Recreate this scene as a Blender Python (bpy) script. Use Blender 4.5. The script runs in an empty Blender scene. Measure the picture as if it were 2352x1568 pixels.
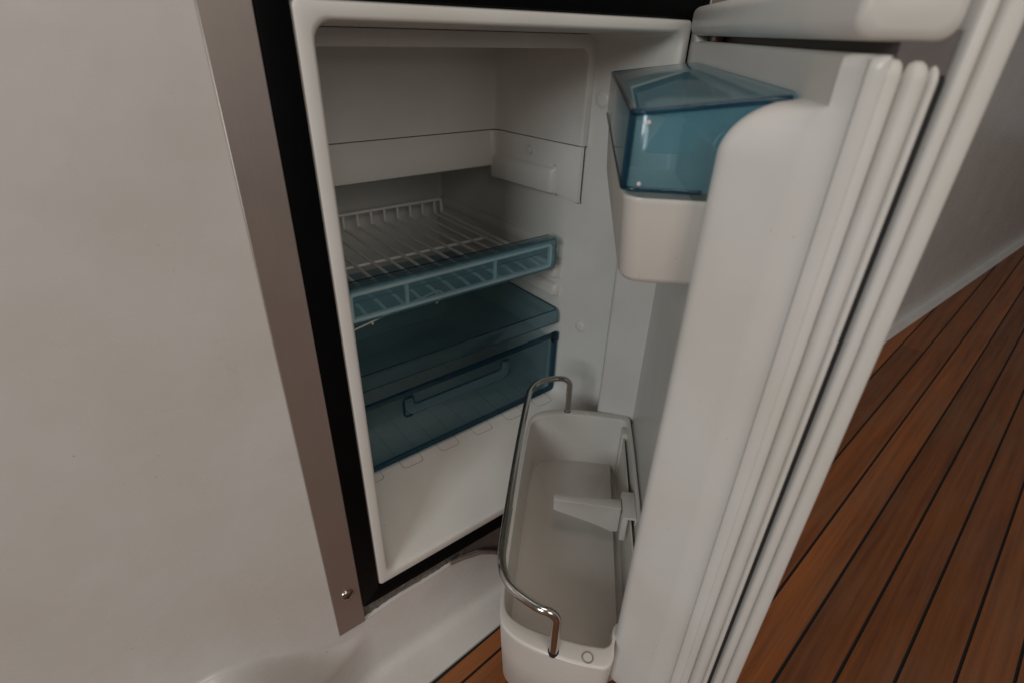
import bpy, bmesh, math, random
from mathutils import Vector, Matrix
random.seed(7)
scene = bpy.context.scene
PI = math.pi

# ------------------------------------------------------------------ camera
M = ((0.79077943, -0.28903142, 0.53956346),
     (-0.61150741, -0.4118585, 0.67559697),
     (0.02695505, -0.86419524, -0.50243409))
CAM = Vector((-0.12162621, -0.36593256, 0.51730691))
cd = bpy.data.cameras.new('camera')
cam = bpy.data.objects.new('camera', cd)
scene.collection.objects.link(cam)
mw = Matrix.Identity(4)
for r in range(3):
    mw[r][0] = M[r][0]; mw[r][1] = -M[r][1]; mw[r][2] = -M[r][2]; mw[r][3] = CAM[r]
cam.matrix_world = mw
cd.sensor_width = 36.0
cd.lens = 36.0 * 1230.22 / 2352.0
cd.clip_start = 0.01
cd.clip_end = 100
cd.dof.use_dof = True
cd.dof.focus_distance = 0.56
cd.dof.aperture_fstop = cd.lens / 2.3          # a phone lens: about 2.3 mm opening
scene.camera = cam
scene.render.resolution_x = 1024
scene.render.resolution_y = 682

# ------------------------------------------------------------------ light
w = bpy.data.worlds.new('World'); scene.world = w; w.use_nodes = True
bg = w.node_tree.nodes['Background']
bg.inputs[0].default_value = (1.0, 0.97, 0.94, 1)
bg.inputs[1].default_value = 0.115

def area(name, loc, target, sx, sy, power, col):
    l = bpy.data.lights.new(name, 'AREA'); l.shape = 'RECTANGLE'
    l.size = sx; l.size_y = sy; l.energy = power; l.color = col
    o = bpy.data.objects.new(name, l); scene.collection.objects.link(o)
    o.location = loc
    d = Vector(target) - Vector(loc)
    o.rotation_euler = d.to_track_quat('-Z', 'Y').to_euler()
    return o
area('window_light', (-2.5, -1.35, 1.45), (0.2, 0.0, 0.40), 0.85, 0.85, 30.0, (0.93, 0.98, 1.0))
area('front_fill', (-0.30, -1.65, 1.05), (0.15, 0.1, 0.25), 0.8, 0.8, 6.2, (1.0, 0.90, 0.82))  # added warm fill from the front to lift the interior, no known lamp
area('overhead_fill', (-0.25, -0.60, 2.05), (0.15, -0.1, 0.0), 0.6, 0.6, 5.5, (1.0, 0.86, 0.76))  # added fill from above, brightens upward faces

scene.view_settings.view_transform = 'Standard'
scene.view_settings.look = 'None'
scene.view_settings.exposure = 0.0
scene.view_settings.gamma = 1.0
scene.render.engine = 'CYCLES'
scene.cycles.transparent_max_bounces = 32
scene.cycles.max_bounces = 12
scene.cycles.diffuse_bounces = 6

# ------------------------------------------------------------------ materials
def mat(name):
    m = bpy.data.materials.new(name); m.use_nodes = True
    nt = m.node_tree
    return m, nt, nt.nodes['Principled BSDF']

def texco(nt, scale=(1, 1, 1), coord='Object'):
    tc = nt.nodes.new('ShaderNodeTexCoord'); mp = nt.nodes.new('ShaderNodeMapping')
    mp.inputs['Scale'].default_value = scale
    nt.links.new(tc.outputs[coord], mp.inputs[0])
    return mp.outputs[0]

def noise(nt, vec, scale, detail=4, rough=0.55):
    n = nt.nodes.new('ShaderNodeTexNoise')
    n.inputs['Scale'].default_value = scale; n.inputs['Detail'].default_value = detail
    n.inputs['Roughness'].default_value = rough
    nt.links.new(vec, n.inputs['Vector'])
    return n.outputs[0]

def ramp(nt, fac, stops):
    r = nt.nodes.new('ShaderNodeValToRGB')
    el = r.color_ramp.elements
    while len(el) < len(stops): el.new(0.5)
    for e, (p, c) in zip(el, stops):
        e.position = p; e.color = (c[0], c[1], c[2], 1)
    nt.links.new(fac, r.inputs[0])
    return r.outputs[0]

def bump(nt, b, h, strength, dist):
    bn = nt.nodes.new('ShaderNodeBump')
    bn.inputs['Strength'].default_value = strength; bn.inputs['Distance'].default_value = dist
    nt.links.new(h, bn.inputs['Height']); nt.links.new(bn.outputs[0], b.inputs['Normal'])
    return bn

def plastic(name, col, rough=0.38, specks=True, wob=0.25):
    m, nt, b = mat(name)
    v = texco(nt)
    big = noise(nt, v, 9.0, 5)
    c2 = tuple(c * f for c, f in zip(col, (0.93, 0.92, 0.89)))
    base = ramp(nt, big, [(0.35, c2), (0.62, col)])
    if specks:
        sp = noise(nt, v, 420.0, 2)
        msk = ramp(nt, sp, [(0.0, (1, 1, 1)), (0.715, (1, 1, 1)), (0.76, (0.35, 0.30, 0.25))])
        sp2 = noise(nt, v, 26.0, 2)
        msk2 = ramp(nt, sp2, [(0.56, (0, 0, 0)), (0.66, (1, 1, 1))])
        mx = nt.nodes.new('ShaderNodeMix'); mx.data_type = 'RGBA'; mx.blend_type = 'MULTIPLY'
        nt.links.new(msk2, mx.inputs[0]); nt.links.new(base, mx.inputs[6]); nt.links.new(msk, mx.inputs[7])
        base = mx.outputs[2]
    nt.links.new(base, b.inputs['Base Color'])
    rr = nt.nodes.new('ShaderNodeMapRange')
    rr.inputs['To Min'].default_value = rough - 0.08; rr.inputs['To Max'].default_value = rough + 0.12
    nt.links.new(noise(nt, v, 30.0, 6, 0.65), rr.inputs[0])
    nt.links.new(rr.outputs[0], b.inputs['Roughness'])
    bump(nt, b, noise(nt, v, 14.0, 3), wob, 0.002)
    return m

M_LINER = plastic('liner_plastic', (0.68, 0.665, 0.63), 0.34)
M_DOOR = plastic('door_plastic', (0.61, 0.597, 0.57), 0.30)
M_BIN = plastic('bin_plastic', (0.60, 0.57, 0.53), 0.33)
M_GEL = plastic('gelcoat', (0.62, 0.60, 0.575), 0.24, True, 0.35)
M_WIREC = plastic('coated_wire', (0.82, 0.80, 0.78), 0.30, False, 0.1)
M_SEAL = plastic('door_seal', (0.60, 0.585, 0.555), 0.5, False, 0.1)

def simple(name, col, rough, metal=0.0, nscale=60, var=0.15):
    m, nt, b = mat(name)
    v = texco(nt)
    n = noise(nt, v, nscale, 4)
    c = ramp(nt, n, [(0.3, tuple(k * (1 - var) for k in col)), (0.7, tuple(k * (1 + var) for k in col))])
    nt.links.new(c, b.inputs['Base Color'])
    b.inputs['Metallic'].default_value = metal
    rr = nt.nodes.new('ShaderNodeMapRange')
    rr.inputs['To Min'].default_value = rough * 0.8; rr.inputs['To Max'].default_value = rough * 1.2
    nt.links.new(n, rr.inputs[0]); nt.links.new(rr.outputs[0], b.inputs['Roughness'])
    return m, nt, b

def weather(m, scale=1.0):
    nt = m.node_tree; b = nt.nodes['Principled BSDF']
    old = b.inputs['Base Color'].links[0].from_socket
    v = texco(nt, (60 * scale, 60 * scale, 9 * scale))
    sc = noise(nt, v, 1.0, 2, 0.5)
    thin = nt.nodes.new('ShaderNodeMath'); thin.operation = 'SUBTRACT'; thin.inputs[1].default_value = 0.5
    nt.links.new(sc, thin.inputs[0])
    ab = nt.nodes.new('ShaderNodeMath'); ab.operation = 'ABSOLUTE'; nt.links.new(thin.outputs[0], ab.inputs[0])
    line = ramp(nt, ab.outputs[0], [(0.0, (1, 1, 1)), (0.006, (0, 0, 0))])
    m2 = ramp(nt, noise(nt, texco(nt), 7.0, 3), [(0.55, (0, 0, 0)), (0.68, (1, 1, 1))])
    mu = nt.nodes.new('ShaderNodeMix'); mu.data_type = 'RGBA'; mu.blend_type = 'MULTIPLY'; mu.inputs[0].default_value = 1
    nt.links.new(line, mu.inputs[6]); nt.links.new(m2, mu.inputs[7])
    mx = nt.nodes.new('ShaderNodeMix'); mx.data_type = 'RGBA'
    f = nt.nodes.new('ShaderNodeMath'); f.operation = 'MULTIPLY'; f.inputs[1].default_value = 0.22
    nt.links.new(mu.outputs[2], f.inputs[0]); nt.links.new(f.outputs[0], mx.inputs[0])
    nt.links.new(old, mx.inputs[6]); mx.inputs[7].default_value = (0.25, 0.21, 0.17, 1)
    nt.links.new(mx.outputs[2], b.inputs['Base Color'])
weather(M_GEL); weather(M_DOOR, 1.5); weather(M_LINER, 1.5); weather(M_BIN, 2.0)
M_BLACK, _nt, _b = simple('black_trim', (0.003, 0.003, 0.0033), 0.45)
_b.inputs['Specular IOR Level'].default_value = 0.06
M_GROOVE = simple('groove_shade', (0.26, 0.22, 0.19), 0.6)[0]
M_GAP = simple('dark_gap', (0.010, 0.009, 0.008), 0.8)[0]
M_PANEL = simple('door_outer_panel', (0.10, 0.085, 0.08), 0.4)[0]
M_STEEL = simple('polished_steel', (0.50, 0.48, 0.45), 0.13, 1.0, 200, 0.05)[0]
M_SCREW = simple('screw_steel', (0.42, 0.38, 0.34), 0.2, 1.0, 300, 0.1)[0]
M_CABLE = simple('grey_tube', (0.20, 0.155, 0.135), 0.35)[0]
M_PIN = simple('hinge_brass', (0.22, 0.13, 0.10), 0.35, 0.6)[0]

def m_plate():
    m, nt, b = mat('brushed_plate')
    v = texco(nt, (1, 1, 1))
    st = noise(nt, texco(nt, (900, 900, 6)), 1.0, 4)
    c = ramp(nt, st, [(0.3, (0.40, 0.355, 0.325)), (0.7, (0.42, 0.372, 0.34))])
    nt.links.new(c, b.inputs['Base Color'])
    b.inputs['Metallic'].default_value = 0.75
    b.inputs['Roughness'].default_value = 0.42
    rr = nt.nodes.new('ShaderNodeMapRange'); rr.inputs['To Min'].default_value = 0.32; rr.inputs['To Max'].default_value = 0.52
    nt.links.new(noise(nt, v, 16.0, 6, 0.7), rr.inputs[0]); nt.links.new(rr.outputs[0], b.inputs['Roughness'])
    bump(nt, b, st, 0.08, 0.0003)
    return m
M_PLATE = m_plate()

def m_foil():
    m, nt, b = mat('crinkled_foil')
    v = texco(nt, (1, 1, 1))
    n = noise(nt, v, 130.0, 8, 0.7)
    c = ramp(nt, n, [(0.3, (0.10, 0.095, 0.085)), (0.62, (0.32, 0.31, 0.29)), (0.75, (0.6, 0.6, 0.58))])
    nt.links.new(c, b.inputs['Base Color'])
    b.inputs['Metallic'].default_value = 0.8; b.inputs['Roughness'].default_value = 0.35
    bump(nt, b, n, 0.9, 0.004)
    return m
M_FOIL = m_foil()

def m_tint(name, tint, haze=0.10, scat=(0.10, 0.34, 0.46)):
    """clear coloured plastic: coloured straight transmission, a little milky scatter and a glossy skin"""
    m = bpy.data.materials.new(name); m.use_nodes = True
    nt = m.node_tree; N = nt.nodes; L = nt.links
    for n in list(N):
        if n.type != 'OUTPUT_MATERIAL': N.remove(n)
    out = N['Material Output']
    lw = N.new('ShaderNodeLayerWeight'); lw.inputs[0].default_value = 0.18
    edge = N.new('ShaderNodeMix'); edge.data_type = 'RGBA'
    edge.inputs[6].default_value = (*tint, 1)
    edge.inputs[7].default_value = (*(t ** 3.5 for t in tint), 1)
    L.new(lw.outputs['Facing'], edge.inputs[0])
    tr = N.new('ShaderNodeBsdfTransparent'); L.new(edge.outputs[2], tr.inputs[0])
    df = N.new('ShaderNodeBsdfTranslucent'); df.inputs[0].default_value = (*scat, 1)
    d2 = N.new('ShaderNodeBsdfDiffuse'); d2.inputs[0].default_value = (*scat, 1)
    ms = N.new('ShaderNodeMixShader'); ms.inputs[0].default_value = 0.5
    L.new(df.outputs[0], ms.inputs[1]); L.new(d2.outputs[0], ms.inputs[2])
    m1 = N.new('ShaderNodeMixShader'); m1.inputs[0].default_value = haze
    L.new(tr.outputs[0], m1.inputs[1]); L.new(ms.outputs[0], m1.inputs[2])
    gl = N.new('ShaderNodeBsdfGlossy'); gl.inputs['Roughness'].default_value = 0.09
    l2 = N.new('ShaderNodeLayerWeight'); l2.inputs[0].default_value = 0.5
    pw = N.new('ShaderNodeMath'); pw.operation = 'POWER'; pw.inputs[1].default_value = 5.0
    L.new(l2.outputs['Facing'], pw.inputs[0])
    fr = N.new('ShaderNodeMath'); fr.operation = 'MULTIPLY_ADD'; fr.inputs[1].default_value = 0.9; fr.inputs[2].default_value = 0.035
    L.new(pw.outputs[0], fr.inputs[0])
    m2 = N.new('ShaderNodeMixShader')
    L.new(fr.outputs[0], m2.inputs[0]); L.new(m1.outputs[0], m2.inputs[1]); L.new(gl.outputs[0], m2.inputs[2])
    L.new(m2.outputs[0], out.inputs[0])
    return m
M_BLUE = m_tint('blue_clear_plastic', (0.80, 0.885, 0.91), 0.06, (0.14, 0.28, 0.36))
M_BLUE2 = m_tint('blue_clear_lid', (0.86, 0.94, 0.965), 0.22, (0.26, 0.56, 0.66))
M_DRAWER = m_tint('blue_clear_drawer', (0.87, 0.925, 0.94), 0.08, (0.16, 0.28, 0.34))
M_PULL = m_tint('blue_clear_pull', (0.84, 0.91, 0.93), 0.22, (0.20, 0.36, 0.44))
M_BLUEEDGE = m_tint('blue_plastic_edge', (0.30, 0.54, 0.64), 0.16, (0.02, 0.10, 0.16))

def m_teak():
    m, nt, b = mat('teak')
    v = texco(nt, (3, 90, 90), 'Object')
    g = noise(nt, v, 1.2, 6, 0.6)
    oi = nt.nodes.new('ShaderNodeObjectInfo')
    c = ramp(nt, g, [(0.25, (0.13, 0.038, 0.009)), (0.5, (0.26, 0.078, 0.017)), (0.75, (0.36, 0.115, 0.027))])
    hs = nt.nodes.new('ShaderNodeHueSaturation')
    mr = nt.nodes.new('ShaderNodeMapRange'); mr.inputs['To Min'].default_value = 0.6; mr.inputs['To Max'].default_value = 1.25
    nt.links.new(oi.outputs['Random'], mr.inputs[0]); nt.links.new(mr.outputs[0], hs.inputs['Value'])
    nt.links.new(c, hs.inputs['Color']); nt.links.new(hs.outputs[0], b.inputs['Base Color'])
    wear = ramp(nt, noise(nt, texco(nt, (2.5, 7, 7)), 2.0, 5, 0.65), [(0.45, (0, 0, 0)), (0.75, (1, 1, 1))])
    mx = nt.nodes.new('ShaderNodeMix'); mx.data_type = 'RGBA'
    f = nt.nodes.new('ShaderNodeMath'); f.operation = 'MULTIPLY'; f.inputs[1].default_value = 0.45
    nt.links.new(wear, f.inputs[0]); nt.links.new(f.outputs[0], mx.inputs[0])
    nt.links.new(hs.outputs[0], mx.inputs[6]); mx.inputs[7].default_value = (0.17, 0.095, 0.055, 1)
    nt.links.new(mx.outputs[2], b.inputs['Base Color'])
    b.inputs['Roughness'].default_value = 0.5
    bump(nt, b, g, 0.3, 0.001)
    return m
M_TEAK = m_teak()

# ------------------------------------------------------------------ helpers
COL = scene.collection
def link(name, me, m, parent=None):
    o = bpy.data.objects.new(name, me); COL.objects.link(o)
    if m: me.materials.append(m)
    if parent: o.parent = parent
    return o

def finish(bm, name, m, parent=None, ang=35, flat=False):
    bmesh.ops.remove_doubles(bm, verts=bm.verts, dist=1e-6)
    bmesh.ops.recalc_face_normals(bm, faces=bm.faces)
    me = bpy.data.meshes.new(name); bm.to_mesh(me); bm.free()
    if not flat:
        me.shade_smooth(); me.set_sharp_from_angle(angle=math.radians(ang))
    return link(name, me, m, parent)

def tag(o, label, cat=None, group=None, kind=None):
    if label: o['label'] = label
    if cat: o['category'] = cat
    if group: o['group'] = group
    if kind: o['kind'] = kind
    return o

def thing(name, label, cat, loc=(0, 0, 0), rz=0.0):
    o = bpy.data.objects.new(name, None); COL.objects.link(o)
    o.location = loc; o.rotation_euler = (0, 0, rz); o.empty_display_size = 0.02
    return tag(o, label, cat)

def ring(bm, pts): return [bm.verts.new(p) for p in pts]
def loft(bm, loops, cap0=False, cap1=False, closed=True):
    rs = [ring(bm, l) for l in loops]
    n = len(rs[0])
    for a, b in zip(rs, rs[1:]):
        for i in range(n if closed else n - 1):
            j = (i + 1) % n
            bm.faces.new((a[i], a[j], b[j], b[i]))
    if cap0: bm.faces.new(rs[0][::-1])
    if cap1: bm.faces.new(rs[-1])
    return rs

def box(bm, x0, y0, z0, x1, y1, z1, bev=0.0, seg=2):
    vs = [bm.verts.new((x, y, z)) for x in (x0, x1) for y in (y0, y1) for z in (z0, z1)]
    q = [(0, 1, 3, 2), (4, 6, 7, 5), (0, 4, 5, 1), (2, 3, 7, 6), (0, 2, 6, 4), (1, 5, 7, 3)]
    fs = [bm.faces.new([vs[i] for i in f]) for f in q]
    if bev:
        es = {e for f in fs for e in f.edges}
        bmesh.ops.bevel(bm, geom=list(es), offset=bev, segments=seg, profile=0.5, affect='EDGES')

def mbox(name, m, parent, x0, y0, z0, x1, y1, z1, bev=0.0, seg=2):
    bm = bmesh.new(); box(bm, x0, y0, z0, x1, y1, z1, bev, seg)
    return finish(bm, name, m, parent, 40)

def prism(bm, poly, axis, a, b, bev=0.0, seg=2):
    """extrude polygon [(p,q)] along axis from a to b; axis 'x': (p,q)=(y,z); 'y': (x,z); 'z': (x,y)"""
    def P(p, q, t): return {'x': (t, p, q), 'y': (p, t, q), 'z': (p, q, t)}[axis]
    r0 = ring(bm, [P(p, q, a) for p, q in poly]); r1 = ring(bm, [P(p, q, b) for p, q in poly])
    n = len(poly); fs = []
    for i in range(n):
        j = (i + 1) % n; fs.append(bm.faces.new((r0[i], r0[j], r1[j], r1[i])))
    fs.append(bm.faces.new(r0[::-1])); fs.append(bm.faces.new(r1))
    if bev:
        es = {e for f in fs for e in f.edges}
        bmesh.ops.bevel(bm, geom=list(es), offset=bev, segments=seg, profile=0.5, affect='EDGES')

def rrect(x0, z0, x1, z1, r, n=6):
    out = []
    for (cx, cz, a0) in ((x1 - r, z1 - r, 0), (x0 + r, z1 - r, 90), (x0 + r, z0 + r, 180), (x1 - r, z0 + r, 270)):
        for k in range(n + 1):
            a = math.radians(a0 + 90 * k / n); out.append((cx + r * math.cos(a), cz + r * math.sin(a)))
    return out

def fillet(pts, rad, n=6):
    """round the inner corners of a polyline"""
    pts = [Vector(p) for p in pts]; out = [pts[0]]
    for i in range(1, len(pts) - 1):
        a, b, c = pts[i - 1], pts[i], pts[i + 1]
        u1 = (a - b); u2 = (c - b); l1 = u1.length; l2 = u2.length; u1.normalize(); u2.normalize()
        th = u1.angle(u2)
        if th > PI - 0.02: out.append(b); continue
        r = rad[i] if isinstance(rad, dict) else rad
        t = min(r / math.tan(th / 2), l1 * 0.49, l2 * 0.49)
        p0 = b + u1 * t; p1 = b + u2 * t
        for k in range(n + 1):
            s = k / n
            out.append((1 - s) ** 2 * p0 + 2 * s * (1 - s) * b + s * s * p1)
    out.append(pts[-1]); return out

def tube(bm, pts, r, seg=10, caps=True):
    pts = [Vector(p) for p in pts]
    loops = []; up = None
    for i, p in enumerate(pts):
        t = (pts[min(i + 1, len(pts) - 1)] - pts[max(i - 1, 0)]).normalized()
        if up is None:
            up = Vector((0, 0, 1)) if abs(t.z) < 0.9 else Vector((1, 0, 0))
        up = (up - t * up.dot(t)).normalized(); sd = t.cross(up)
        loops.append([p + (up * math.cos(2 * PI * k / seg) + sd * math.sin(2 * PI * k / seg)) * r for k in range(seg)])
    loft(bm, loops, caps, caps)

def mtube(name, m, parent, pts, r, seg=10):
    bm = bmesh.new(); tube(bm, pts, r, seg); return finish(bm, name, m, parent, 60)

def lathe(bm, prof, centre, axis, seg=24):
    """prof: [(radius, height along axis)]"""
    ax = Vector(axis).normalized(); a = Vector((0, 0, 1)) if abs(ax.z) < 0.9 else Vector((1, 0, 0))
    e1 = ax.cross(a).normalized(); e2 = ax.cross(e1); c = Vector(centre)
    loops = [[c + ax * h + (e1 * math.cos(2 * PI * k / seg) + e2 * math.sin(2 * PI * k / seg)) * max(r, 1e-5) for k in range(seg)] for r, h in prof]
    loft(bm, loops, True, True)

def chaikin(pts, it=2):
    for _ in range(it):
        q = []
        for i in range(len(pts)):
            a, b = pts[i], pts[(i + 1) % len(pts)]
            q.append((a[0] * .75 + b[0] * .25, a[1] * .75 + b[1] * .25)); q.append((a[0] * .25 + b[0] * .75, a[1] * .25 + b[1] * .75))
        pts = q
    return pts

def smooth(t): t = max(0, min(1, t)); return t * t * (3 - 2 * t)

# ================================================================== SETTING
# moulded gelcoat wall the fridge is let into
def crease(x):
    return 0.010 - 0.0675 * smooth((x + 0.165) / 0.125)
def wall_y(x, z):
    A = 0.052 * smooth((-0.015 - x) / 0.125)
    y = 0.002 - A * smooth((crease(x) - z) / 0.022)
    return y
def xs_range(a, b):
    xs = [a]; x = a
    while x < b:
        d = 0.003 if -0.24 < x < 0.23 else (0.05 if -0.6 < x < 0.6 else 0.4)
        x += d; xs.append(min(x, b))
    return xs
def wall_patch(bm, x0, x1, z0, z1, dz=0.02):
    xs = xs_range(x0, x1); n = max(1, int(round((z1 - z0) / dz)))
    zs = [z0 + (z1 - z0) * i / n for i in range(n + 1)]
    g = [[bm.verts.new((x, wall_y(x, z), z)) for z in zs] for x in xs]
    for i in range(len(xs) - 1):
        for j in range(n): bm.faces.new((g[i][j], g[i + 1][j], g[i + 1][j + 1], g[i][j + 1]))
CUT = -0.0405
def cut_z(x):
    if x < -0.03 or x > 0.405: return CUT
    P = [(-0.031, CUT), (-0.022, CUT), (0.02, -0.0358), (0.06, -0.0366), (0.0885, -0.0345), (0.105, -0.0355), (0.13, -0.0440), (0.150, -0.0590), (0.170, -0.0810), (0.190, -0.1080), (0.205, -0.1180), (0.395, -0.1180), (0.406, CUT)]
    for (a, za), (b, zb) in zip(P, P[1:]):
        if x <= b: return za + (zb - za) * (x - a) / (b - a)
    return CUT
bm = bmesh.new()
wall_patch(bm, -3.0, -0.03, CUT, 0.03, 0.002)
wall_patch(bm, -3.0, -0.03, 0.03, 0.20, 0.02)
wall_patch(bm, -3.0, -0.03, 0.20, 1.2, 0.25)
wall_patch(bm, 0.41, 6.0, CUT, 1.2, 0.25)
wall_patch(bm, -0.03, 0.41, 0.585, 1.2, 0.2)
# lower part, then the cove and the white ledge at the foot
xs = xs_range(-3.0, 6.0)
prof = [('w', z) for z in [CUT - 0.002 * k for k in range(45)]]
g = []
for x in xs:
    col = []
    cutz = cut_z(x)
    for _, z in prof:
        zz = cutz if z >= CUT - 1e-6 else min(z, cutz)
        col.append(bm.verts.new((x, wall_y(x, zz), zz)))
    yb = wall_y(x, -0.13)
    for k in range(1, 7):
        a = k / 6 * PI / 2
        col.append(bm.verts.new((x, yb - 0.014 * (1 - math.cos(a)) , -0.131 - 0.014 * math.sin(a))))
    ye = min(-0.0456 + 0.0723 * (x - 0.0256), -0.025)
    for yy, zz in ((-0.018, -0.1462), (ye + 0.0015, -0.1470), (ye, -0.1476), (ye, -0.160)):
        col.append(bm.verts.new((x, yy if yy < -0.0181 or yb > -0.01 else yb + yy, zz)))
    g.append(col)
for i in range(len(xs) - 1):
    for j in range(len(g[0]) - 1): bm.faces.new((g[i][j], g[i + 1][j], g[i + 1][j + 1], g[i][j + 1]))
bmesh.ops.remove_doubles(bm, verts=bm.verts, dist=1e-5)
wall = finish(bm, 'wall', M_GEL, None, 50)
tag(wall, None, None, None, 'structure')
# thickness of the cut edge below the fridge
bm = bmesh.new()
pts = [(-0.03 + 0.44 * k / 140) for k in range(141)]
lo = []
for x in pts:
    cz = cut_z(x) + random.uniform(-.0003, .0003)
    lo.append([(x, 0.0012, cz - 0.001), (x, 0.0016, cz + 0.0004), (x, 0.0065, cz + 0.0004), (x, 0.0065, cz - 0.006)])
loft(bm, lo, closed=False)
o = finish(bm, 'cut_edge', M_GEL, wall)

# teak floor with black caulking
FZ = -0.1520
yaw = math.atan(0.085)
floor = link('floor', bpy.data.meshes.new('floor'), M_GAP)
bm = bmesh.new()
box(bm, -3.2, -4.0, -0.03, 6.2, 0.0, 0.0005)
bm.to_mesh(floor.data); bm.free()
floor.location = (0.0256, -0.0400, FZ); floor.rotation_euler = (0, 0, yaw)
tag(floor, None, None, None, 'structure')
yy = -0.0105; wdt = 0.0185; cnt = 0
plank_me = None
while yy > -1.9:
    for (a, b) in (((-3.1, 6.1),) if cnt % 2 == 0 else ((-3.1, 1.37 + 0.2 * (cnt % 3)), (1.373 + 0.2 * (cnt % 3), 6.1))):
        bm = bmesh.new(); box(bm, a, yy - wdt, 0.0, b, yy, 0.0030, 0.0004, 1)
        finish(bm, 'plank', M_TEAK, floor, 30)
    yy -= wdt + 0.0035; wdt = 0.046; cnt += 1

# ================================================================== REFRIGERATOR
fr = thing('refrigerator', 'small built-in white refrigerator with its door standing half open', 'refrigerator')

def lp(x0, z0, x1, z1, r, y, n=6): return [(p, y, q) for p, q in rrect(x0, z0, x1, z1, r, n)]
bm = bmesh.new()
loops = [lp(0.0, 0.0, .380, .530, .004, .02), lp(0.0, 0.0, .380, .530, .004, .0022), lp(.0008, .0008, .3792, .5292, .004, .0006),
         lp(.002, .002, .378, .528, .004, 0.0), lp(.0090, .0095, .3712, .5222, .011, 0.0), lp(.0105, .011, .3698, .5207, .012, .0005),
         lp(.0118, .0124, .3686, .5195, .0125, .0025), lp(.0128, .0138, .3676, .5190, .013, .0065),
         lp(.0200, .0285, .3620, .5172, .016, .055), lp(.0255, .0405, .3560, .5160, .017, .098),
         lp(.0270, .0425, .3535, .5158, .017, .118), lp(.0285, .0440, .3515, .5156, .017, .130),
         lp(.0300, .0445, .3500, .5150, .018, .20), lp(.0320, .0455, .3480, .5140, .018, .425), lp(.0380, .0515, .3420, .508, .014, .431)]
loft(bm, loops, False, True)
liner = finish(bm, 'liner', M_LINER, fr, 40)
tag(liner, 'white moulded inner lining with rounded front flange')

# freezer box insert: open-fronted, thick-walled hood (left wall, top, right wall, back)
def U(xl, zt, xr, zb, r, y, n=6):
    out = [(xl, y, zb)]
    for k in range(n + 1):
        a = math.radians(180 - 90 * k / n); out.append((xl + r + r * math.cos(a), y, zt - r + r * math.sin(a)))
    for k in range(n + 1):
        a = math.radians(90 - 90 * k / n); out.append((xr - r + r * math.cos(a), y, zt - r + r * math.sin(a)))
    out.append((xr, y, zb)); return out
bm = bmesh.new()
zb = .4014
st = [U(.0262, .5157, .3568, zb, .012, .1020), U(.0270, .5150, .3560, zb, .012, .1003), U(.0280, .5140, .3550, zb, .012, .1000), U(.0345, .5036, .3470, zb, .011, .1000),
      U(.0351, .5026, .3463, zb, .010, .1004), U(.0355, .5020, .3458, zb, .010, .1018), U(.0354, .5024, .3459, zb, .010, .1045), U(.0345, .5080, .3462, zb, .010, .1100), U(.0400, .5085, .3405, zb, .010, .16),
      U(.0455, .5060, .3350, zb, .010, .246), U(.0490, .5030, .3315, zb, .008, .2525), U(.0560, .4980, .3245, zb, .005, .2540)]
loft(bm, st, closed=False)
# back face fill
last = st[-1]
vs = ring(bm, last); bm.faces.new(vs)
# underside lip of the seam
for a, b in zip(st, st[1:]): pass
ins = finish(bm, 'freezer_box', M_LINER, fr, 40)
tag(ins, 'plain white freezer box at the top, open at the front')
# lower band round the freezer box, with the carrier rail
def band(x0, x1, xb0, xb1):
    bm = bmesh.new()
    # U-shaped plan: right wall block, back block, left wall block as one lofted strip
    path = [(.3500, .1000), (.3462, .1015), (.3448, .106), (.3330, .2400), (.3300, .2490), (.3210, .2530), (.0590, .2530), (.0500, .2490), (.0470, .2400), (.0362, .106), (.0348, .1015), (.0310, .1000)]
    tops = []; loops = []
    for (x, y) in path:
        zl = .3330 + (.3530 - .3330) * min(1, max(0, (y - .15) / .10))
        sgn = 1 if x > .19 else -1
        nx = .0 ; ox = x; oy = y
        # outward direction for the rolled lower edge
        if y > .2485 and .06 < x < .32: d = (0, 1)
        elif y > .2485: d = (sgn * .7, .7)
        elif y < .102: d = (sgn * 1, .0)
        else: d = (sgn, 0)
        prof = [(.006, .4003), (.0008, .4003), (0, .3992), (0, zl + .006), (.0012, zl + .0018), (.005, zl), (.02, zl - .0005)]
        loops.append([(x + d[0] * t, y + d[1] * t, z) for t, z in prof])
    loft(bm, loops, closed=False)
    return finish(bm, 'freezer_band', M_LINER, fr, 40)
band(0, 0, 0, 0)
# dark seam behind the joint
mbox('seam_backing', M_GAP, fr, .036, .2565, .396, .344, .2575, .406)
# stepped rails beneath the seam on both side walls
for s in (1, -1):
    bm = bmesh.new()
    def X(x): return x if s > 0 else .381 - x
    prof = [(.0, .3700), (-.0045, .3692), (-.0066, .3660), (-.0070, .3450), (-.0060, .3400), (.0012, .3375)]
    loops = []
    for (y, amt, dx) in ((.1370, 0.0, 0), (.1385, .45, 0), (.1420, .85, 0), (.1470, 1, 0), (.2400, 1, 0), (.2520, 1, 0)):
        xw = .3448 + (.3330 - .3448) * (y - .106) / .134
        loops.append([(X(xw + .0006 + d * amt), y, z + (0.001 if k == 0 else 0)) for k, (d, z) in enumerate(prof)])
    loft(bm, loops, True, False, closed=False) if False else loft(bm, loops, closed=False)
    finish(bm, 'carrier_rail', M_LINER, fr, 45)
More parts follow.
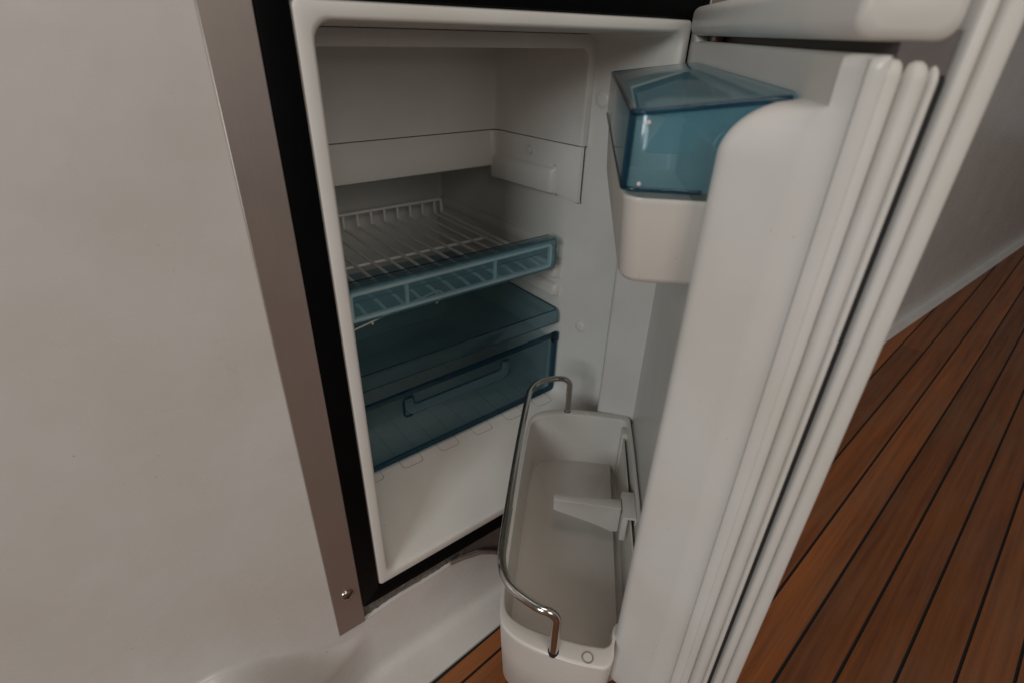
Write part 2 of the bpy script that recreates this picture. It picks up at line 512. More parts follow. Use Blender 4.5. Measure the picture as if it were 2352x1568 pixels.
# side shelf runners
def runner(z0, z1, s, y0=.1255, y1=.42, d=.0065, back=.4260):
    def X(x): return x if s > 0 else .380 - x
    bm = bmesh.new()
    loops = []
    for (y, amt) in ((y0, .0), (y0 + .0006, .5), (y0 + .0025, .85), (y0 + .006, 1), (.25, 1), (y1, 1)):
        xw = .3520 - (y - .125) * .0125 + .0015
        a = d * amt + .0002
        pr = [(0, z1 + .0012), (-a * .75, z1 - .0002), (-a, z1 - .0022), (-a, z0 + .0022), (-a * .75, z0 + .0003), (0, z0 - .001)]
        loops.append([(X(xw + dx), y, z) for dx, z in pr])
    loft(bm, loops, closed=False)
    return finish(bm, 'shelf_runner', M_LINER, fr, 45)
for s in (1, -1):
    runner(.254, .272, s, d=.0060); runner(.2255, .2435, s, d=.0110); runner(.1975, .2150, s, d=.0100)
    bm = bmesh.new(); 
    xx = .3500 if s > 0 else .030
    lathe(bm, [(.0001, 0), (.0026, .0), (.0030, .0008), (.0030, .006), (.001, .007)], (xx, .132, .2655), (-s, 0, 0), 16)
    finish(bm, 'runner_peg', M_LINER, fr)
# round plugs on the side wall and on the freezer band
def plug(x, y, z, r, nrm, h=.0012):
    bm = bmesh.new()
    lathe(bm, [(r * 1.16, -.004), (r * 1.16, .0002), (r * 1.12, .0005), (r * 1.05, .0003), (r * 1.03, -.0006), (r * .98, -.0004), (r * .95, h), (r * .85, h * 1.5), (r * .5, h * 1.9), (.0001, h * 2)], (x, y, z), nrm, 28)
    return finish(bm, 'wall_plug', M_LINER, fr, 30)
plug(.3579, .0850, .1655, .0080, (-1, -.14, 0)); plug(.3578, .0862, .4525, .0088, (-1, -.14, 0))
plug(.3368, .1850, .3850, .0052, (-1, -.09, 0)); plug(.3412, .1390, .3745, .0017, (-1, -.09, 0), .0015)
plug(.0210, .0682, .1815, .0078, (1, -.13, 0)); plug(.0462, .2030, .3860, .0042, (1, -.09, 0))
# floor grooves under the drawer: thin tubes, recess shade painted as dark colour
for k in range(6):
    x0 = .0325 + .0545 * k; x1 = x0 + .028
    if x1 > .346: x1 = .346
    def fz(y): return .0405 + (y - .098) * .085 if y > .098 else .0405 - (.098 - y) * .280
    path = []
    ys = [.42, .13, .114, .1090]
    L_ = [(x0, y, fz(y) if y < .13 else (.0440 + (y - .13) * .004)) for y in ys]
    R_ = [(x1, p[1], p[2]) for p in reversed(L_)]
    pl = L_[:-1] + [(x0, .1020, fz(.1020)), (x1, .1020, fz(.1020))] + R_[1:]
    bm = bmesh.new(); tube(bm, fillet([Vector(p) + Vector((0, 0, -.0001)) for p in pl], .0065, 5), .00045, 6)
    finish(bm, 'groove_shade_line', M_GROOVE, fr, 60)

# black frame round the flange: mitred strips
def strip(name, poly, y0, y1, bev=.0012):
    bm = bmesh.new(); prism(bm, poly, 'y', y0, y1, bev, 2); return finish(bm, name, M_BLACK, fr, 40)
g_ = .0004
strip('frame_strip', [(-.0005, -.0008 + g_), (-.0205, -.0195 + g_ * 2), (-.0205, .5570), (-.0005, .5318)], -.0006, .03)
strip('frame_strip', [(0.0, -.0010), (.3800, -.0010), (.4020, -.0190), (-.0195, -.0190)], -.0006, .03)
strip('frame_strip', [(.3805, -.0005), (.4005, -.0190), (.4005, .5570), (.3805, .5318)], -.0006, .03)
strip('frame_strip', [(0.0, .5310), (.3800, .5310), (.4000, .5570), (-.0200, .5570)], -.0006, .03)
# brushed metal side plates, screw, foil, lower brown panel
pl = mbox('side_plate', M_PLATE, fr, -.0500, -.0012, -.0402, -.0213, .0012, .62, .0005, 1)
tag(pl, 'brushed metal plate left of the black frame')
bm = bmesh.new()
lathe(bm, [(.0068, -.001), (.0070, .0002), (.0067, .0011), (.0056, .0022), (.0036, .0031), (.0014, .0035), (.0001, .0036)], (-.0349, -.0012, .0170), (0, -1, 0), 28)
scw = finish(bm, 'screw', M_SCREW, pl, 50)
bm = bmesh.new()
for a in (12, 102):
    c, s_ = math.cos(math.radians(a)), math.sin(math.radians(a))
    b2 = bmesh.new(); box(b2, -.0030, -.0001, -.00055, .0030, .0012, .00055)
    for v in b2.verts:
        x, z = v.co.x, v.co.z; v.co = Vector((-.0349 + x * c - z * s_, v.co.y - .00485, .0170 + x * s_ + z * c))
    me_ = bpy.data.meshes.new('t'); b2.to_mesh(me_); b2.free(); bm.from_mesh(me_)
finish(bm, 'screw_slot_shade', M_GAP, pl, 30)  # crossed dark bars standing proud, painting the shade of the recess
mbox('side_plate', M_PLATE, fr, .4015, -.0012, -.0402, .4310, .0012, .62, .0005, 1)
mbox('top_plate', M_PLATE, fr, -.0205, -.0010, .5580, .4010, .0012, .62, .0005, 1)
bm = bmesh.new()
gx = []
for i in range(61):
    x = -.0213 + .130 * i / 60; rowv = []
    for j in range(9):
        z = -.0500 + .034 * j / 8
        rowv.append(bm.verts.new((x, .0048 - .0015 * j / 8 + random.uniform(-.0006, .0006), z)))
    gx.append(rowv)
for i in range(60):
    for j in range(8): bm.faces.new((gx[i][j], gx[i + 1][j], gx[i + 1][j + 1], gx[i][j + 1]))
tag(finish(bm, 'foil_strip', M_FOIL, fr, 60), 'crinkled silver foil below the black frame')
mbox('base_plate', M_PANEL, fr, .1090, .0046, -.1300, .4010, .0070, -.0195, .0004, 1)
mbox('cavity_back', M_GAP, fr, -.0290, .0310, -.0600, .4090, .0330, -.0300)

# ---------------------------------------------------------------- door (part of the refrigerator)
HA = math.radians(45.0)
DM = Matrix(((-math.cos(HA), -math.sin(HA), 0, .380), (-math.sin(HA), math.cos(HA), 0, 0.0), (0, 0, 1, 0), (0, 0, 0, 1)))
# local axes: x = s along the door from the hinge, y = n out of the inner face, z up  (left-handed, so bake points)
def D(s, n, z): return DM @ Vector((s, n, z))
def dfinish(bm, name, m, parent, ang=35, flat=False):
    for v in bm.verts: v.co = DM @ v.co
    return finish(bm, name, m, parent, ang, flat)

ZT = .5130
def rise(z):      # how far the vertical ribs stand up at height z
    top = math.sqrt(max(0.0, 1 - max(0.0, (z - .470) / .0245) ** 2)) if z < .4945 else 0.0
    bot = smooth((z - .020) / .022)
    return top * bot
def lin_n(s, z):
    r = rise(z)
    # hinge-side post
    def hump(s, pts):
        for (a, na), (b, nb) in zip(pts, pts[1:]):
            if a <= s <= b: return na + (nb - na) * (s - a) / (b - a)
        return 0.0
    post = hump(s, [(.0120, 0), (.0200, .024), (.0300, .040), (.0345, .0435), (.0390, .0448), (.0425, .0445), (.0445, .0420), (.0455, .038), (.0510, 0)])
    rib = hump(s, [(.3360, 0), (.3395, .0260), (.3405, .0295), (.3430, .0325), (.3465, .0337), (.3500, .0325), (.3530, .0290), (.3640, .0115), (.3690, .0040), (.3715, .0)])
    e = 0.0
    if s > .3690: e = -.0070 * min(1, (s - .369) / .005)
    return max(post * r, 0) + (rib * r if rib > 0 else 0) + e
S_ = [0.0, .001, .003, .012, .014, .017, .020, .025, .030, .0345, .0370, .0390, .0410, .0425, .0435, .0445, .0455, .0475, .0495, .0510, .053, .06, .12, .2, .28, .325, .334, .336, .3380, .3395, .3405, .3417, .3430, .3447, .3465, .3482, .3500, .3515, .3530, .357, .361, .364, .3665, .369, .3715, .374, .3765, .379]
Z_ = [.006, .010, .016] + [.020 + .0022 * k for k in range(11)] + [.05 + .035 * k for k in range(12)] + [.455, .465] + [.470 + .00175 * k for k in range(15)] + [.497, .502, .508, .5115, .5127, .513]
bm = bmesh.new()
g = []
for s in S_:
    rowv = []
    for z in Z_:
        n = lin_n(s, z)
        if z > .5110: n -= .0035 * ((z - .5110) / .002) ** 2
        if z < .016: n -= .003 * ((.016 - z) / .01)
        if s < .003: n -= .004 * ((.003 - s) / .003) ** 2
        if s > .3765: n -= .003 * ((s - .3765) / .0025) ** 2
        rowv.append(bm.verts.new((s, n, z)))
    g.append(rowv)
for i in range(len(S_) - 1):
    for j in range(len(Z_) - 1): bm.faces.new((g[i][j], g[i + 1][j], g[i + 1][j + 1], g[i][j + 1]))
# skirt round the edge back to the seal
def skirt(line, off):
    a = line; b = [bm.verts.new((v.co.x, -.0125, v.co.z)) for v in line]
    for i in range(len(a) - 1): bm.faces.new((a[i], a[i + 1], b[i + 1], b[i]))
skirt(g[0], 0); skirt(g[-1], 0); skirt([r[0] for r in g], 0); skirt([r[-1] for r in g], 0)
door = dfinish(bm, 'door', M_DOOR, fr, 50)
tag(door, 'open door with moulded white inner lining')
# seal and edges, seen at the free side
def dring(name, m, s0, z0, s1, z1, r, n0, n1, bev=.0015, parent=door):
    bm = bmesh.new()
    def L(off, n): return [(p, n, q) for p, q in rrect(s0 + off, z0 + off, s1 - off, z1 - off, r, 5)]
    loft(bm, [L(bev, n1), L(bev * .3, n1 - bev * .35), L(0, n1 - bev), L(0, n0 + bev), L(bev * .3, n0 + bev * .35), L(bev, n0)], True, True)
    return dfinish(bm, name, m, parent, 40)
dring('door_seal', M_SEAL, .0010, .0050, .3800, .5125, .006, -.0185, -.0115, .0022)
dring('seal_lip', M_SEAL, .0004, .0040, .3820, .5116, .006, -.0272, -.0190, .0030)
dring('seal_lip', M_SEAL, .0014, .0048, .3808, .5106, .006, -.0310, -.0276, .0016)
dring('seal_gap', M_GAP, .0030, .0060, .3775, .5090, .005, -.0345, -.0300, .0005)
dring('edge_trim', M_DOOR, .0000, .0030, .3810, .5400, .006, -.0410, -.0350, .0020)
dring('outer_panel', M_SEAL, .0000, .0030, .3825, .5400, .006, -.0500, -.0415, .0022)
# top cap over a narrow slot
bm = bmesh.new()
def T(off, s, w=0): return [(s, n, z) for n, z in [(p, q) for p, q in rrect(-.0330 + off, .5172 + off, .0035 - off, .5405 - off, .0070, 6)]]
lo = [T(.006, .0115), T(.0025, .0122), T(.0008, .0140), T(0, .0175), T(0, .3765), T(.0015, .3790), T(.0045, .3800)]
loft(bm, lo, True, True)
dfinish(bm, 'door_cap', M_DOOR, door, 50)
bm = bmesh.new(); box(bm, .006, -.034, .507, .377, -.0150, .5215); dfinish(bm, 'slot_back', M_PANEL, door)
bm = bmesh.new(); lathe(bm, [(.0028, 0), (.0028, .009)], (.060, -.0100, .5125), (0, 0, 1), 16); dfinish(bm, 'hinge_pin', M_PIN, door)
bm = bmesh.new(); box(bm, .072, -.014, .5128, .088, -.0065, .5174, .0008, 1); dfinish(bm, 'catch_block', M_PIN, door)
# web joining liner and cap at the hinge side
bm = bmesh.new(); prism(bm, [(.0008, .5100), (.0300, .5100), (.0330, .5135), (.0290, .5165), (.0210, .5230), (.0130, .5330), (.0060, .5385), (.0008, .5385)], 'y', -.012, -.0005, .0012, 2)
dfinish(bm, 'hinge_web', M_DOOR, door, 50)
# low bosses that carry the bottle bin
bm = bmesh.new(); box(bm, .0580, -.001, .030, .3300, .0009, .0880, .0008, 2); dfinish(bm, 'bin_mount', M_DOOR, door, 40)

# ================================================================== DOOR SHELVES
# bottle bin
binr = thing('bottle_bin', 'deep white bottle bin with a bent steel rail, low on the open door', 'door bin', D(.2, .07, .012))
inv = Matrix.Translation(-Vector(binr.location))
def bfinish(bm, name, m, parent, ang=35, top=binr):
    for v in bm.verts: v.co = DM @ v.co
    o = finish(bm, name, m, None, ang)
    o.parent = parent
    off = Vector(top.location)
    o.data.transform(Matrix.Translation(-off))
    return o
O_ = [(.058, .002), (.050, .006), (.0475, .015), (.0470, .040), (.0462, .060), (.0475, .086), (.053, .108), (.060, .121), (.070, .129), (.084, .1325), (.20, .134), (.32, .132), (.340, .130), (.350, .1275), (.3595, .116), (.366, .100), (.3705, .080), (.374, .060), (.374, .0350), (.3420, .0345), (.3345, .008), (.333, .002)]
I_ = [(.068, .006), (.061, .010), (.059, .018), (.0585, .040), (.058, .060), (.0595, .085), (.064, .105), (.070, .117), (.078, .125), (.090, .1285), (.20, .130), (.318, .1285), (.334, .1265), (.342, .1205), (.348, .108), (.352, .092), (.355, .070), (.3565, .055), (.3565, .0362), (.3330, .0358), (.3285, .012), (.325, .006)]
cen = (.205, .068)
def mixo(A, B, t): return [(a[0] + (b[0] - a[0]) * t, a[1] + (b[1] - a[1]) * t) for a, b in zip(A, B)]
def shr(P, d):
    out = []
    for s, n in P:
        ds = max(-1, min(1, (s - cen[0]) / .12)); dn = max(-1, min(1, (n - cen[1]) / .05))
        out.append((s - d * ds, n - d * dn))
    return out
def at(P, z, it=3): return [(s, n, z) for s, n in chaikin(P, it)]
bm = bmesh.new()
RIM = .0930
loops = [at(shr(O_, .0070), .0055), at(shr(O_, .0050), .0060), at(shr(O_, .0036), .0080), at(shr(O_, .0012), .060), at(shr(O_, .0002), .0880),
         at(O_, RIM - .0014), at(mixo(O_, I_, .06), RIM - .0003), at(mixo(O_, I_, .14), RIM),
         at(mixo(O_, I_, .82), RIM), at(mixo(O_, I_, .93), RIM - .0004), at(I_, RIM - .0018), at(shr(I_, .0006), .0800), at(shr(I_, .0010), .0792),
         at(shr(I_, .0052), .0160), at(shr(I_, .0066), .0120), at(shr(I_, .0110), .0110), at(shr(I_, .0240), .0108)]
loft(bm, loops, True, True)
bfinish(bm, 'tray', M_BIN, binr, 45)
# shelf on which the bottles stand: raised pad ends and slot along the back
bm = bmesh.new()
pad = [(.0635, .0205), (.0635, .0205), (.0630, .060), (.0640, .090), (.0700, .1140), (.082, .1240), (.20, .1262), (.318, .1245), (.3350, .1200), (.3455, .100), (.3510, .070), (.3525, .0400), (.330, .0350), (.3270, .0205), (.3270, .0205)]
lo = [[(s, n, z) for s, n in chaikin(mixo(pad, [(.21, .07)] * len(pad), t), 3)] for t, z in ((0, .0100), (0, .0196), (.012, .0204), (.5, .0204))]
loft(bm, lo, False, True); bfinish(bm, 'base_pad', M_BIN, binr, 40)
bm = bmesh.new(); box(bm, .0720, .0105, .0205, .3220, .0122, .0810, .0004, 1); bfinish(bm, 'divider_rail', M_BIN, binr, 40)
bm = bmesh.new(); box(bm, .0650, .0070, .0200, .0800, .0140, .0860, .0012, 2); bfinish(bm, 'rail_post', M_BIN, binr, 40)
# steel rail
def steel():
    zc = .1425
    plan = [(.0525, .0838), (.0530, .098), (.058, .112), (.067, .123), (.083, .1305), (.105, .1325), (.20, .1335), (.30, .1325), (.328, .1305), (.343, .1250), (.3530, .1160), (.3605, .1040), (.3645, .0950), (.3660, .0830)]
    # smooth plan then drop legs
    P = [Vector((s, n, zc)) for s, n in plan]
    def cr(P, k=6):
        out = []
        for i in range(len(P) - 1):
            p0 = P[max(i - 1, 0)]; p1 = P[i]; p2 = P[i + 1]; p3 = P[min(i + 2, len(P) - 1)]
            for j in range(k):
                t = j / k
                out.append(.5 * ((2 * p1) + (p2 - p0) * t + (2 * p0 - 5 * p1 + 4 * p2 - p3) * t * t + (3 * p1 - p0 - 3 * p2 + p3) * t ** 3))
        out.append(P[-1]); return out
    c = cr(P)
    # blend legs with a 9 mm bend
    pts = [c[0] + Vector((0, 0, -.0500)), c[0] + Vector((0, 0, -.012))]
    for k in range(1, 7):
        a = k / 7 * PI / 2; pts.append(c[0] + Vector((0, 0, -.011)) + Vector((0, 0, .011 * math.sin(a))) + (c[4] - c[0]).normalized() * .010 * (1 - math.cos(a)))
    start = next(i for i, p in enumerate(c) if (p - c[0]).length > .011)
    end = max(i for i, p in enumerate(c) if (p - c[-1]).length > .011)
    pts += c[start:end + 1]
    e = c[-1]; dr = (c[-5] - e).normalized()
    for k in range(6, 0, -1):
        a = k / 7 * PI / 2; pts.append(e + Vector((0, 0, -.011)) + Vector((0, 0, .011 * math.sin(a))) + dr * .010 * (1 - math.cos(a)))
    pts += [e + Vector((0, 0, -.012)), e + Vector((0, 0, -.0500))]
    bm = bmesh.new(); tube(bm, pts, .0036, 20); return bfinish(bm, 'steel_rail', M_STEEL, binr, 70)
tag(steel(), 'bent polished steel rod above the front of the bin')
def dlathe(prof, c, parent, name, m, top, axis=(0, 0, 1), seg=24):
    bm = bmesh.new(); lathe(bm, prof, c, axis, seg); return bfinish(bm, name, m, parent, 40, top)
for (s, n) in ((.0525, .0838), (.3660, .0830)):
    dlathe([(.0044, -.002), (.0044, .00015), (.0001, .00016)], (s, n, RIM), binr, 'rail_hole_shade', M_GAP, binr)  # near-black discs on the rim, hole shade put into colour
dlathe([(.0036, -.002), (.0036, .0006), (.0028, .0010), (.0001, .0012)], (.0520, .0575, RIM), binr, 'rim_button', M_BIN, binr)
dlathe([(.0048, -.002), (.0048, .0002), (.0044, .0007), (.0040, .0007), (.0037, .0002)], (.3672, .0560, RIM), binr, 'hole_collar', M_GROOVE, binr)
dlathe([(.0036, -.001), (.0036, .0004), (.0001, .00045)], (.3672, .0560, RIM), binr, 'rim_hole', M_SEAL, binr)

# divider that clips over the back of the bin
dv = thing('bin_divider', 'white plastic bottle divider clipped over the back of the bottle bin', 'divider', D(.2, .02, .09))
def vfin(bm, name, ang=40): return bfinish(bm, name, M_BIN, dv, ang, dv)
bm = bmesh.new()
# arm: a blade with a thicker top flange, from the clip out to a square tip
prism(bm, [(.0250, .0870), (.0250, .0520), (.0300, .0480), (.0500, .0570), (.0920, .0700), (.0920, .0870)], 'x', .1975, .1995, .0006, 1)
vfin(bm, 'blade')
bm = bmesh.new(); box(bm, .1915, .0210, .0862, .2045, .0925, .0884, .0008, 2)
for v in bm.verts:
    k = (v.co.y - .0210) / .0715; v.co.x = .198 + (v.co.x - .198) * (1 - .35 * k)
vfin(bm, 'top_flange')
bm = bmesh.new(); box(bm, .1800, .0062, .0860, .2170, .0200, .0895, .0012, 2); vfin(bm, 'clip_cap')
bm = bmesh.new(); box(bm, .2060, .0145, .0540, .2160, .0205, .0865, .0010, 2); box(bm, .1810, .0145, .0640, .1880, .0205, .0865, .0010, 2); vfin(bm, 'clip_leg')
bm = bmesh.new(); box(bm, .1830, .0058, .0760, .2160, .0075, .0870, .0005, 1); vfin(bm, 'clip_back')
bm = bmesh.new()
prism(bm, [(.0205, .0860), (.0205, .0490), (.0300, .0480), (.0300, .0860)], 'x', .1985, .2005, .0005, 1); vfin(bm, 'blade_root')

# upper dairy compartment: blue hood over a white tray
dc = thing('dairy_compartment', 'covered white door tray under a clear blue hood, high on the open door', 'door bin', D(.2, .04, .41))
def hfin(bm, name, m, ang=40, par=None): return bfinish(bm, name, m, par or dc, ang, dc)
bm = bmesh.new()
W = [(.0535, .003), (.0535, .0735), (.3520, .0735), (.3520, .003)]
def trayl(ins, z, r=.010):
    return [(p, q, z) for p, q in rrect(.0525 + ins * .3, .0025, .3362 - ins, .0722 - ins, r, 6)]
loops = [trayl(.0085, .3965, .008), trayl(.0055, .3975, .010), trayl(.0032, .4010, .010), trayl(.0004, .4420, .010), trayl(.0, .4440, .010), trayl(.0004, .4452, .010),
         trayl(.0018, .4452, .010), trayl(.0024, .4440, .009), trayl(.0050, .4030, .009), trayl(.010, .4012, .008)]
loft(bm, loops, True, True); tag(hfin(bm, 'tray', M_BIN), 'white lower tray')
# hood: top, front and two ends with thickness
def hoodl(off, z_front, z_back, r=.008):
    pts = rrect(.0500 + off, -.010, .3385 - off, .0740 - off, r, 5)
    return [(s, max(n, .002), z_front + (z_back - z_front) * (.0740 - n) / .072) for s, n in pts]
bm = bmesh.new()
th = .0018
loops = [hoodl(th, .4505, .4505), hoodl(th * .5, .4498, .4498), hoodl(0, .4503, .4503), hoodl(0, .4835, .4925), hoodl(.0007, .4852, .4942), hoodl(.0026, .4862, .4952)]
rs = loft(bm, loops, False, True)
loops2 = [hoodl(th, .4505, .4505), hoodl(th, .4825, .4915), hoodl(th + .0010, .4840, .4930)]
loft(bm, loops2, False, True)
hood = hfin(bm, 'hood', M_BLUE2, 40); tag(hood, 'clear blue plastic hood')
# dark moulded edges of the hood
def edge(pts, r): 
    bm = bmesh.new(); tube(bm, fillet(pts, .006, 5), r, 8); return hfin(bm, 'hood_edge', M_BLUEEDGE, 60, hood)
edge([(.3378, .004, .4940), (.3378, .0730, .4850), (.0505, .0730, .4850), (.0505, .006, .4940)], .0016)
edge([(.3380, .0350, .4500), (.3380, .0735, .4500), (.0505, .0735, .4500)], .0013)
edge([(.3378, .0730, .4850), (.3380, .0733, .4505)], .0018)
for (n, z) in ((.0655, .4815), (.0660, .4530)):  # two small white dots on the near end of the hood
    dlathe([(.0010, 0), (.0010, .0010), (.0001, .0013)], (.3385, n, z), dc, 'hood_dot', M_BIN, dc, (1, 0, 0), 14)
# egg holder shapes inside, seen blurred through the hood
bm = bmesh.new(); prism(bm, [(.020, .4460), (.052, .4460), (.040, .4700), (.026, .4800), (.012, .4740)], 'x', .215, .218, .0006, 1)
tag(hfin(bm, 'inner_flap', M_BLUE2), 'slanting clear flap inside the hood')

# ================================================================== SHELVES INSIDE
ws = thing('wire_shelf', 'white coated wire shelf with a clear blue plastic front edge', 'shelf', (.19, .26, .25))
def sfin(bm, name, m, ang=60, par=None):
    o = finish(bm, name, m, None, ang); o.parent = par or ws; o.data.transform(Matrix.Translation(-Vector(ws.location))); return o
def stube(name, pts, r, m=M_WIREC, seg=10, fr_=None, par=None):
    bm = bmesh.new(); tube(bm, fillet(pts, fr_, 6) if fr_ else pts, r, seg); return sfin(bm, name, m, 60, par)
XL, XR = .0520, .3275
stube('rim_wire', [(XR, .1240, .2525), (XR, .394, .2525), (XR, .396, .2745), (XL, .396, .2745), (XL, .394, .2525), (XL, .1240, .2525)], .0027, fr_=.0055)
k = 0
x = .3151
while x > XL + .008:
    stube('wire', [(x, .396, .2745), (x, .3955, .2522), (x, .1420, .2530), (x, .1215, .2500)], .0020, seg=8, fr_=.006)
    x -= .02215
stube('cross_wire', [(XL + .004, .2600, .2496), (.3245, .2600, .2490)], .0021)
stube('front_frame', [(.0540, .1205, .2510), (.0540, .1205, .2800), (.3250, .1205, .2800), (.3250, .1205, .2510), (.0540, .1205, .2510)], .0030, fr_=.005, seg=12)
for xx in (.1180, .2370): stube('front_post', [(xx, .1205, .2515), (xx, .1205, .2800)], .0024)
# clear blue front trim: an L-section with a rounded right end
bm = bmesh.new()
def TR(off, y): return [(p, y, q) for p, q in rrect(.0300 + off, .2475 + off, .3320 - off, .2885 - off, .005, 6)]
loft(bm, [TR(.0006, .1180), TR(0, .1172), TR(0, .1162), TR(.0006, .1155)], True, True)
tr = sfin(bm, 'front_trim', M_BLUE2, 40); tag(tr, 'clear blue plastic front edge')
bm = bmesh.new()
prism(bm, [(.1182, .2868), (.1300, .2878), (.1312, .2866), (.1312, .2640), (.1324, .2640), (.1324, .2880), (.1304, .2896), (.1170, .2886)], 'x', .0310, .3312, .0003, 1)
sfin(bm, 'trim_lip', M_BLUE, 40, tr)
stube('trim_edge', [(.0310, .1165, .2482), (.3312, .1165, .2482), (.3312, .1165, .2878), (.0310, .1165, .2878)], .0007, M_BLUEEDGE, 8, .005, tr)
stube('trim_edge', [(.3300, .1326, .2640), (.0310, .1326, .2640)], .0006, M_BLUEEDGE, 8, None, tr)
stube('trim_edge', [(.3300, .1312, .2890), (.0310, .1312, .2890)], .0007, M_BLUEEDGE, 8, None, tr)

# thin bent rod shape between the wire shelf and the cover
hk = thing('thin_rod', 'thin notched white rod seen under the wire shelf', 'rod', (.12, .17, .22))
def kfin(bm, name, m=M_WIREC):
    o = finish(bm, name, m, None, 60); o.parent = hk; o.data.transform(Matrix.Translation(-Vector(hk.location))); return o
bm = bmesh.new(); tube(bm, fillet([(.045, .150, .2200), (.196, .1935, .2200), (.2035, .1920, .2185), (.2025, .1860, .2150), (.1870, .1790, .2110)], .004, 5), .0011, 8); kfin(bm, 'rod')
for xx in (.062, .084, .106, .128):
    bm = bmesh.new(); xq = .055 + (xx - .062) * 1.7; yq = .150 + (xq - .045) * .288; tube(bm, [(xq, yq, .2200), (xq, yq - .0005, .2165)], .0013, 8); kfin(bm, 'notch')

# clear blue drawer cover / glass shelf
cv = thing('drawer_cover', 'dark clear blue plastic shelf plate with rolled front lip above the drawer', 'shelf', (.19, .25, .18))
def cfin(bm, name, m=M_BLUE, ang=40):
    o = finish(bm, name, m, None, ang); o.parent = cv; o.data.transform(Matrix.Translation(-Vector(cv.location))); return o
bm = bmesh.new()
sec = [(.3950, .1812), (.1235, .1812), (.1195, .1800), (.1170, .1770), (.1163, .1730), (.1163, .1625), (.1183, .1625), (.1183, .1725), (.1190, .1765), (.1215, .1786), (.1240, .1790), (.3950, .1790)]
def CS(x, dz=0, f=1.0): return [(x, .14 + (y - .14) * f if y < .2 else y, z + dz) for y, z in sec]
loft(bm, [CS(.0320), CS(.3440), CS(.3468, -.0003, .93), CS(.3480, -.0012, .80)], True, True)
tag(cfin(bm, 'plate'), 'flat clear plate with a rolled front lip')
bm = bmesh.new(); tube(bm, [(.0330, .1212, .1808), (.3440, .1212, .1808), (.3475, .1260, .1806), (.3480, .3940, .1806)], .0008, 8); cfin(bm, 'lip_edge', M_BLUEEDGE)
bm = bmesh.new(); tube(bm, [(.0330, .1166, .1632), (.3440, .1166, .1632), (.3470, .1200, .1640)], .0006, 8); cfin(bm, 'lip_edge', M_BLUEEDGE)

# drawer
dw = thing('crisper_drawer', 'clear blue plastic drawer with a long recessed pull, at the bottom of the fridge', 'drawer', (.19, .12, .045))
RZ = math.radians(1.1)
RM = Matrix.Translation((.19, .1165, 0)) @ Matrix.Rotation(RZ, 4, 'Z') @ Matrix.Translation((-.19, -.1165, 0))
def wfin(bm, name, m=M_BLUE, ang=40, par=None):
    for v in bm.verts: v.co = RM @ v.co
    o = finish(bm, name, m, None, ang); o.parent = par or dw; o.data.transform(Matrix.Translation(-Vector(dw.location))); return o
XA, XB, ZA, ZB = .0330, .3480, .0460, .1445
bm = bmesh.new()
def RR(o, y, r=.004): return [(p, y, q) for p, q in rrect(XA + o, ZA + o, XB - o, ZB - o, r, 5)]
loft(bm, [RR(.0075, .1178, .002), RR(.0072, .1170, .002), RR(.0066, .1158, .003), RR(.0008, .1150), RR(0, .1156), RR(0, .1195), RR(.0008, .1201), RR(.0066, .1201, .003), RR(.0075, .1190, .002)], False, False)
frm = wfin(bm, 'front_frame', M_BLUEEDGE); tag(frm, 'darker raised border of the drawer front')
bm = bmesh.new()
# front panel with the pull opening left out: U-shaped recess built proud of the panel
box(bm, XA + .0070, .1172, ZA + .0070, XB - .0070, .1190, ZB - .0070)
fp = wfin(bm, 'front_panel', M_DRAWER)
bm = bmesh.new()
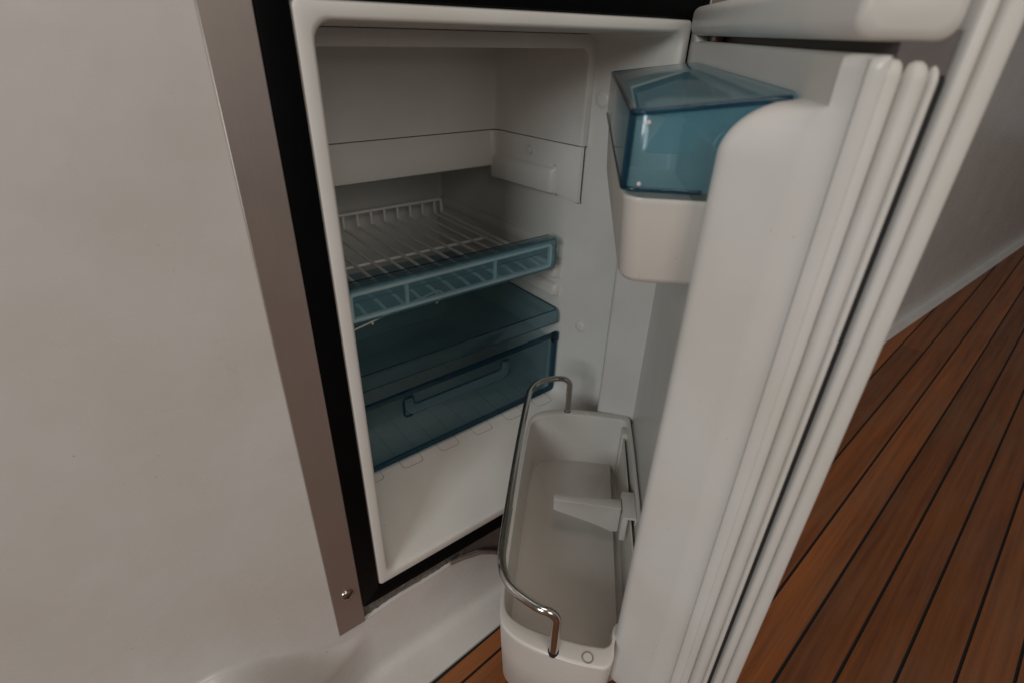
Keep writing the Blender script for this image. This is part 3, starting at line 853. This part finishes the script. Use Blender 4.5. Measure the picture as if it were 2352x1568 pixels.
# pull: a rounded trough standing out from the panel, ends turned up
path = [Vector((.1060, .1150, .1330)), Vector((.1060, .1150, .1160)), Vector((.2500, .1150, .1130)), Vector((.2500, .1150, .1300))]
pp = fillet([(.1065, .1150, .1345), (.1065, .1150, .1150), (.2540, .1150, .1130), (.2540, .1150, .1325)], .012, 8)
loops = []
for i, p in enumerate(pp):
    t = (pp[min(i + 1, len(pp) - 1)] - pp[max(i - 1, 0)]).normalized(); nrm = Vector((-t.z, 0, t.x))
    if nrm.length < .5: nrm = Vector((0, 0, 1))
    sec_ = [(-.0066, .0024), (-.0060, -.0006), (-.0040, -.0030), (0, -.0038), (.0040, -.0030), (.0060, -.0006), (.0066, .0024)]
    loops.append([p + nrm * a + Vector((0, b, 0)) for a, b in sec_])
loft(bm, loops, closed=False)
pull = wfin(bm, 'pull_handle', M_PULL, 60, fp); tag(pull, 'recessed pull with upturned ends')
def wedge(pts, r, name='pull_rim'):
    bm = bmesh.new(); tube(bm, fillet(pts, .008, 6), r, 8); return wfin(bm, name, M_BLUEEDGE, 60, fp)
wedge([(.1130, .1166, .1345), (.0995, .1160, .1350), (.0995, .1155, .1090), (.1100, .1160, .1080)], .0015)
wedge([(.1135, .1166, .1340), (.1135, .1166, .1222), (.2470, .1166, .1202), (.2470, .1166, .1330), (.2610, .1160, .1330), (.2610, .1160, .1120)], .0010)
wedge([(.1090, .1166, .1080), (.2560, .1166, .1060), (.2612, .1160, .1130)], .0007)
bm = bmesh.new(); box(bm, .3400, .1140, .1300, .3495, .1205, .1450, .0012, 2); wfin(bm, 'corner_clip', M_BLUEEDGE)
bm = bmesh.new()
# tub behind the front
def TB(o, y0, y1, z, r=.010): return [(p, q, z) for p, q in rrect(XA + .004 + o, y0 + o, XB - .006 - o, y1 - o, r, 5)]
loft(bm, [TB(0, .1205, .390, .1360), TB(.0005, .1205, .390, .0560), TB(.003, .1205, .390, .0490), TB(.012, .1205, .390, .0478)], False, True)
wfin(bm, 'tub', M_DRAWER)

# tube below the fridge
cb = thing('trim_tube', 'thin grey-brown curved tube in the gap under the black frame', 'tube', (.10, -.002, -.03))
bm = bmesh.new()
tube(bm, fillet([(.0875, -.0012, -.0295), (.1050, -.0012, -.0330), (.1300, -.0012, -.0420), (.1500, -.0012, -.0565), (.1700, -.0012, -.0785), (.1900, -.0012, -.1055), (.2000, -.0012, -.116)], .03, 6), .0028, 12)
o = finish(bm, 'tube_run', M_CABLE, None, 60); o.parent = cb; o.data.transform(Matrix.Translation(-Vector(cb.location)))
